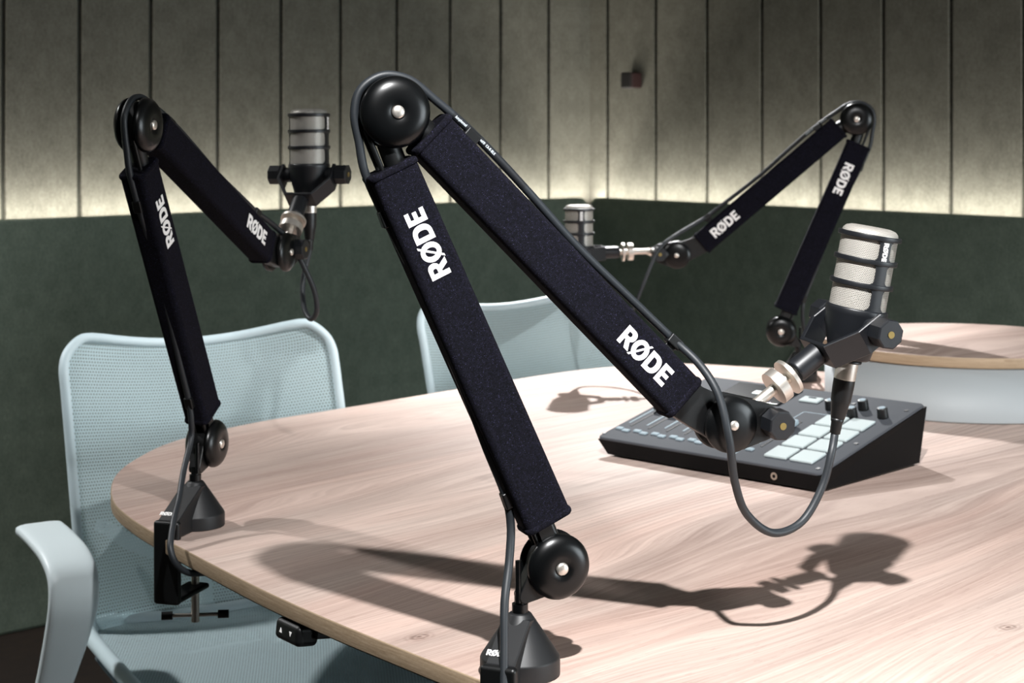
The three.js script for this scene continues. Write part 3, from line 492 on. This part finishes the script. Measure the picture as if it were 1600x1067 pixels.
// ---------------------------------------------------------------- mixer
{
  const ang = Math.atan2(-0.689, 0.725), t = thing('audio_mixer', 'black and grey sloping audio mixer with white pads and faders', 'mixer', at(0.1295, 0, 2.252), ang);   // origin: front left foot; x to the right, -z to the back
  const W = 0.34, D = 0.25, h0 = 0.022, h1 = 0.076, slope = Math.atan2(h1 - h0, D), S = Math.hypot(D, h1 - h0);
  { // body: narrower below than above
    const P = [[0, 0.003, 0], [W - 0.004, 0.003, 0], [W - 0.004, 0.003, -D + 0.012], [0, 0.003, -D + 0.012], [-0.014, h0, 0.004], [W, h0, 0.004], [W, h1, -D], [-0.014, h1, -D]].map((p) => v3(...p));
    const g = new THREE.BufferGeometry(), F = [[0, 1, 5, 4], [1, 2, 6, 5], [2, 3, 7, 6], [3, 0, 4, 7], [4, 5, 6, 7], [3, 2, 1, 0]], a = []; for (const f of F) for (const i of [0, 1, 2, 0, 2, 3]) a.push(...P[f[i]].toArray());
    g.setAttribute('position', new THREE.Float32BufferAttribute(a, 3)); g.computeVertexNormals(); part('case', g, M.mixBody, t);
    for (const [x, z] of [[0.02, -0.02], [W - 0.02, -0.02], [W - 0.02, -D + 0.03], [0.02, -D + 0.03]]) part('foot', cyl(0.008, 0.009, 0.004, 16), M.blackMatte, t, [x, 0.002, z]);
  }
  const f = new THREE.Group(); f.name = 'control_face'; f.position.set(0, h0, 0.004); f.rotation.x = slope; t.add(f);       // x right, -z up the slope
  part('face_plate', extrude(rrect(W + 0.014, S + 0.002, 0.008), 0.004, 0.0012, 6).rotateX(-Math.PI / 2).translate((W - 0.014) / 2, 0, -S / 2), M.mixTop, f);
  const Y = 0.004, put = (name, geo, mat, u, v, y = Y, label) => part(name, geo, mat, f, [u, y, -v], label);
  const padG = box(0.0335, 0.004, 0.0335, 0.0018, 2);
  for (const u of [0.26, 0.2985]) for (const v of [0.038, 0.0775, 0.1165, 0.1555]) put('pad', padG, M.pad, u, v, Y + 0.0012);
  const slotG = new THREE.BoxGeometry(0.003, 0.0008, 0.094), capG = merge([box(0.013, 0.008, 0.02, 0.0025).translate(0, 0.006, 0), box(0.011, 0.003, 0.003, 0.001).translate(0, 0.0105, 0)]);
  const bG = box(0.0115, 0.003, 0.0075, 0.002), stripG = new THREE.BoxGeometry(0.0025, 0.0006, 0.075);
  const caps = [0.116, 0.108, 0.12, 0.112, 0.125, 0.115, 0.12, 0.118];
  for (let i = 0; i < 8; i++) {
    const u = 0.006 + i * 0.0308; put('fader_slot', slotG, M.mixBody, u, 0.095, Y + 0.0001); put('fader_cap', capG, i === 7 ? M.button : M.blackMatte, u, caps[i], Y);
    put('channel_button', bG, M.button, u - 0.008, 0.034, Y + 0.0008); if (i < 7) put('channel_button', bG, M.button, u + 0.006, 0.03, Y + 0.0008);
    put('level_strip', stripG, M.button, u - 0.01, 0.095, Y + 0.0001);
  }
  put('screen', box(0.108, 0.003, 0.062, 0.003), M.screen, 0.103, 0.214, Y + 0.001); put('screen_mark', new THREE.BoxGeometry(0.02, 0.0003, 0.012), M.teal, 0.105, 0.215, Y + 0.0027, 'teal block on the screen');
  put('record_button', box(0.03, 0.003, 0.018, 0.002), M.pad, 0.188, 0.217, Y + 0.0012); put('record_button_icon', box(0.012, 0.001, 0.003, 0.0004), M.mixTop, 0.188, 0.221, Y + 0.003);
  const knG = lathe([[0, 0.0135], [0.0062, 0.0135], [0.0068, 0.0125], [0.0074, 0.001], [0.0074, 0], [0, 0]], 24);
  for (const [u, v] of [[0.232, 0.197], [0.275, 0.181], [0.274, 0.211], [0.314, 0.193]]) { const k = put('level_knob', knG, M.black, u, v, Y); part('knob_cap', cyl(0.0045, 0.0045, 0.0006, 20), M.button, k, [0, 0.0137, 0]); }
  for (const [u, v] of [[0.225, 0.222], [0.25, 0.225], [0.33, 0.225], [0.33, 0.1], [0.33, 0.012], [-0.012, 0.012]]) put('face_screw', cyl(0.003, 0.003, 0.001, 16), M.black, u, v, Y + 0.0003);
  put('divider_line', new THREE.BoxGeometry(0.0015, 0.0005, 0.16), M.button, 0.203, 0.095, Y + 0.0001); put('divider_line', new THREE.BoxGeometry(0.11, 0.0005, 0.0012), M.button, 0.258, 0.176, Y + 0.0001);
  part('headphone_jack', merge([cyl(0.0048, 0.0048, 0.0015, 20).rotateX(Math.PI / 2)]), M.steel, t, [0.272, 0.0125, 0.0024]); part('jack_hole', cyl(0.0022, 0.0022, 0.0016, 16).rotateX(Math.PI / 2), M.mixBody, t, [0.272, 0.0125, 0.0027]);
}

// ---------------------------------------------------------------- chairs (origin on the floor under the seat; z forward, x to the sitter's left)
function chair(label, x, depth, face) {
  const t = thing('office_chair', label, 'chair', v3(x, 0, -depth), face, 'pale mesh office chairs at the table');
  const W2 = 0.215, H0 = 0.40, H1 = 0.872, r = 0.05;
  const topY = (a) => H1 - 0.022 * Math.pow(1 - a * a, 1.2) ;
  const half = (y) => { let w = W2 + 0.004 - 0.02 * Math.max(0, (0.56 - y) / 0.16); const q = y - (H1 - r); if (q > 0) w -= r - Math.sqrt(Math.max(0, r * r - q * q)); const l = H0 + 0.06 - y; if (l > 0) w -= 0.05 * (l / 0.06) ** 2; return w; };
  const depthAt = (y, a) => -0.19 - 0.125 * Math.pow((y - H0) / (H1 - H0), 1.15) + 0.045 * a * a - 0.012 * Math.max(0, (y - 0.8) / 0.07) ** 2;
  const pt = (a, b) => { const y0 = H0 + (H1 - H0) * b, y = H0 + (topY(a) - H0) * b; return v3(a * half(y0), y, depthAt(y, a)); };
  const back = new THREE.Group(); back.name = 'backrest'; t.add(back);
  part('back_mesh', surf((u, v) => pt(u * 2 - 1, v * 0.999), 40, 60, 0.43 / 0.0092, 0.47 / 0.0092), M.chairMesh, back);
  const ring = []; for (let i = 0; i <= 24; i++) ring.push(pt(-1, i / 24 * 0.995)); for (let i = 1; i < 16; i++) ring.push(pt(-1 + i / 8, 0.999)); for (let i = 24; i >= 0; i--) ring.push(pt(1, i / 24 * 0.995)); for (let i = 15; i > 0; i--) ring.push(pt(-1 + i / 8, 0));
  part('back_frame', tube(ring, 0.0075, 260, 10, true), M.chairFrame, back);
  part('back_support', merge([tube([v3(0, 0.36, -0.1), v3(0, 0.38, -0.235), v3(0, 0.46, -0.262), v3(0, 0.56, -0.285)], 0.016, 30, 10), tube([v3(-0.17, 0.6, -0.235), v3(-0.08, 0.54, -0.29), v3(0, 0.52, -0.29), v3(0.08, 0.54, -0.29), v3(0.17, 0.6, -0.235)], 0.011, 40, 10)]), M.chairPlastic, back);
  // seat
  const sp = (a, b) => { const z = -0.19 + 0.46 * b, q = Math.max(0, (b - 0.7) / 0.3), w = 0.235 - 0.02 * (1 - b) - 0.03 * Math.max(0, (b - 0.88) / 0.12) ** 2 - 0.03 * Math.max(0, (0.1 - b) / 0.1) ** 2; return v3(a * w, 0.452 - 0.012 * (1 - a * a) - 0.02 * q * q + 0.02 * (1 - b) * (1 - b), z); };
  const seat = new THREE.Group(); seat.name = 'seat'; t.add(seat);
  part('seat_mesh', surf((u, v) => sp(u * 2 - 1, 1 - v), 40, 40, 0.47 / 0.0092, 0.46 / 0.0092), M.chairMesh, seat);
  const sr = []; for (let i = 0; i <= 14; i++) sr.push(sp(-1, i / 14)); for (let i = 1; i < 12; i++) sr.push(sp(-1 + i / 6, 1)); for (let i = 14; i >= 0; i--) sr.push(sp(1, i / 14)); for (let i = 11; i > 0; i--) sr.push(sp(-1 + i / 6, 0));
  part('seat_frame', tube(sr, 0.011, 200, 10, true), M.chairFrame, seat);
  part('seat_pan', surf((u, v) => { const p = sp((u * 2 - 1) * 0.96, 1 - v * 0.98); p.y -= 0.035 + 0.02 * (1 - (u * 2 - 1) ** 2); return p; }, 16, 16), M.chairDark, seat);
  // arms: up from the seat side, forward, folded back into the pad
  for (const s of [1, -1]) {
    const path = [[-0.07, 0.345], [-0.045, 0.40], [0.01, 0.475], [0.055, 0.54], [0.078, 0.585], [0.074, 0.615], [0.045, 0.633], [-0.01, 0.643], [-0.08, 0.648]];
    const cv = new THREE.CatmullRomCurve3(path.map(([z, y]) => v3(0, y, z)), false, 'centripetal');
    const sec = rrect(0.001, 0.001, 0.0004);
    const N = 48, K = 20, g = surf((u, v) => { const p = cv.getPointAt(v), tg = cv.getTangentAt(v), n = v3(0, -tg.z, tg.y).multiplyScalar(-1), w = (0.018 + 0.014 * Math.min(1, v * 1.7)) * (v > 0.985 ? 0.6 : 1), h = (0.011 - 0.0035 * v) * (v > 0.985 ? 0.5 : 1), a = u * Math.PI * 2, c = Math.cos(a), q = Math.sin(a), sx = Math.sign(c) * Math.pow(Math.abs(c), 0.45) * w, sn = Math.sign(q) * Math.pow(Math.abs(q), 0.6) * h; return v3(s * 0.31 + sx, p.y + n.y * sn, p.z + n.z * sn); }, K, N);
    const cap = cv.getPointAt(1); const am = part('armrest', g, M.chairPlastic, t); part('pad_end', box(0.038, 0.009, 0.004, 0.002), M.chairPlastic, am, [s * 0.31, cap.y, cap.z]);
    part('arm_bracket', rod(v3(s * 0.31, 0.36, -0.06), v3(s * 0.1, 0.37, -0.02), 0.016, 16), M.chairPlastic, t);
  }
  part('tilt_housing', box(0.22, 0.06, 0.24, 0.02, 3), M.chairDark, t, [0, 0.365, -0.01]);
  part('gas_column', merge([cyl(0.028, 0.028, 0.16, 24).translate(0, 0.17, 0), cyl(0.018, 0.018, 0.12, 24).translate(0, 0.29, 0)]), M.chairDark, t);
  const b = new THREE.Group(); b.name = 'star_base'; t.add(b);
  part('base_hub', lathe([[0.0, 0.075], [0.045, 0.075], [0.05, 0.08], [0.045, 0.12], [0.03, 0.13], [0, 0.13]], 24), M.chairPlastic, b);
  for (let i = 0; i < 5; i++) {
    const a = i * Math.PI * 0.4 + 0.3, e = v3(Math.cos(a) * 0.29, 0.075, Math.sin(a) * 0.29); part('base_spoke', rod(v3(Math.cos(a) * 0.03, 0.1, Math.sin(a) * 0.03), e, 0.022, 12, 0.015), M.chairPlastic, b);
    const ca = part('caster', merge([cyl(0.028, 0.028, 0.016, 20).rotateX(Math.PI / 2).translate(0, 0, 0.014), cyl(0.028, 0.028, 0.016, 20).rotateX(Math.PI / 2).translate(0, 0, -0.014), cyl(0.008, 0.008, 0.05, 12).translate(0, 0.025, 0)]), M.blackMatte, b, [e.x, 0.028, e.z]); ca.rotation.y = a * 1.7;
  }
  return t;
}
// facing (x, depth) -> turn: local z becomes the facing direction
const faceTurn = (fx, fd) => Math.atan2(fx, -fd);
chair('pale blue-grey mesh office chair on the left, behind the left boom arm', -0.335, 2.34, faceTurn(0.534, -0.845));
chair('pale mesh chair behind the table, framed by the foreground boom arm', 0.17, 2.86, faceTurn(0.60, -0.80));

scene.traverse((o) => { if (o.isMesh) { o.castShadow = true; o.receiveShadow = true; } });
renderer.render(scene, camera);
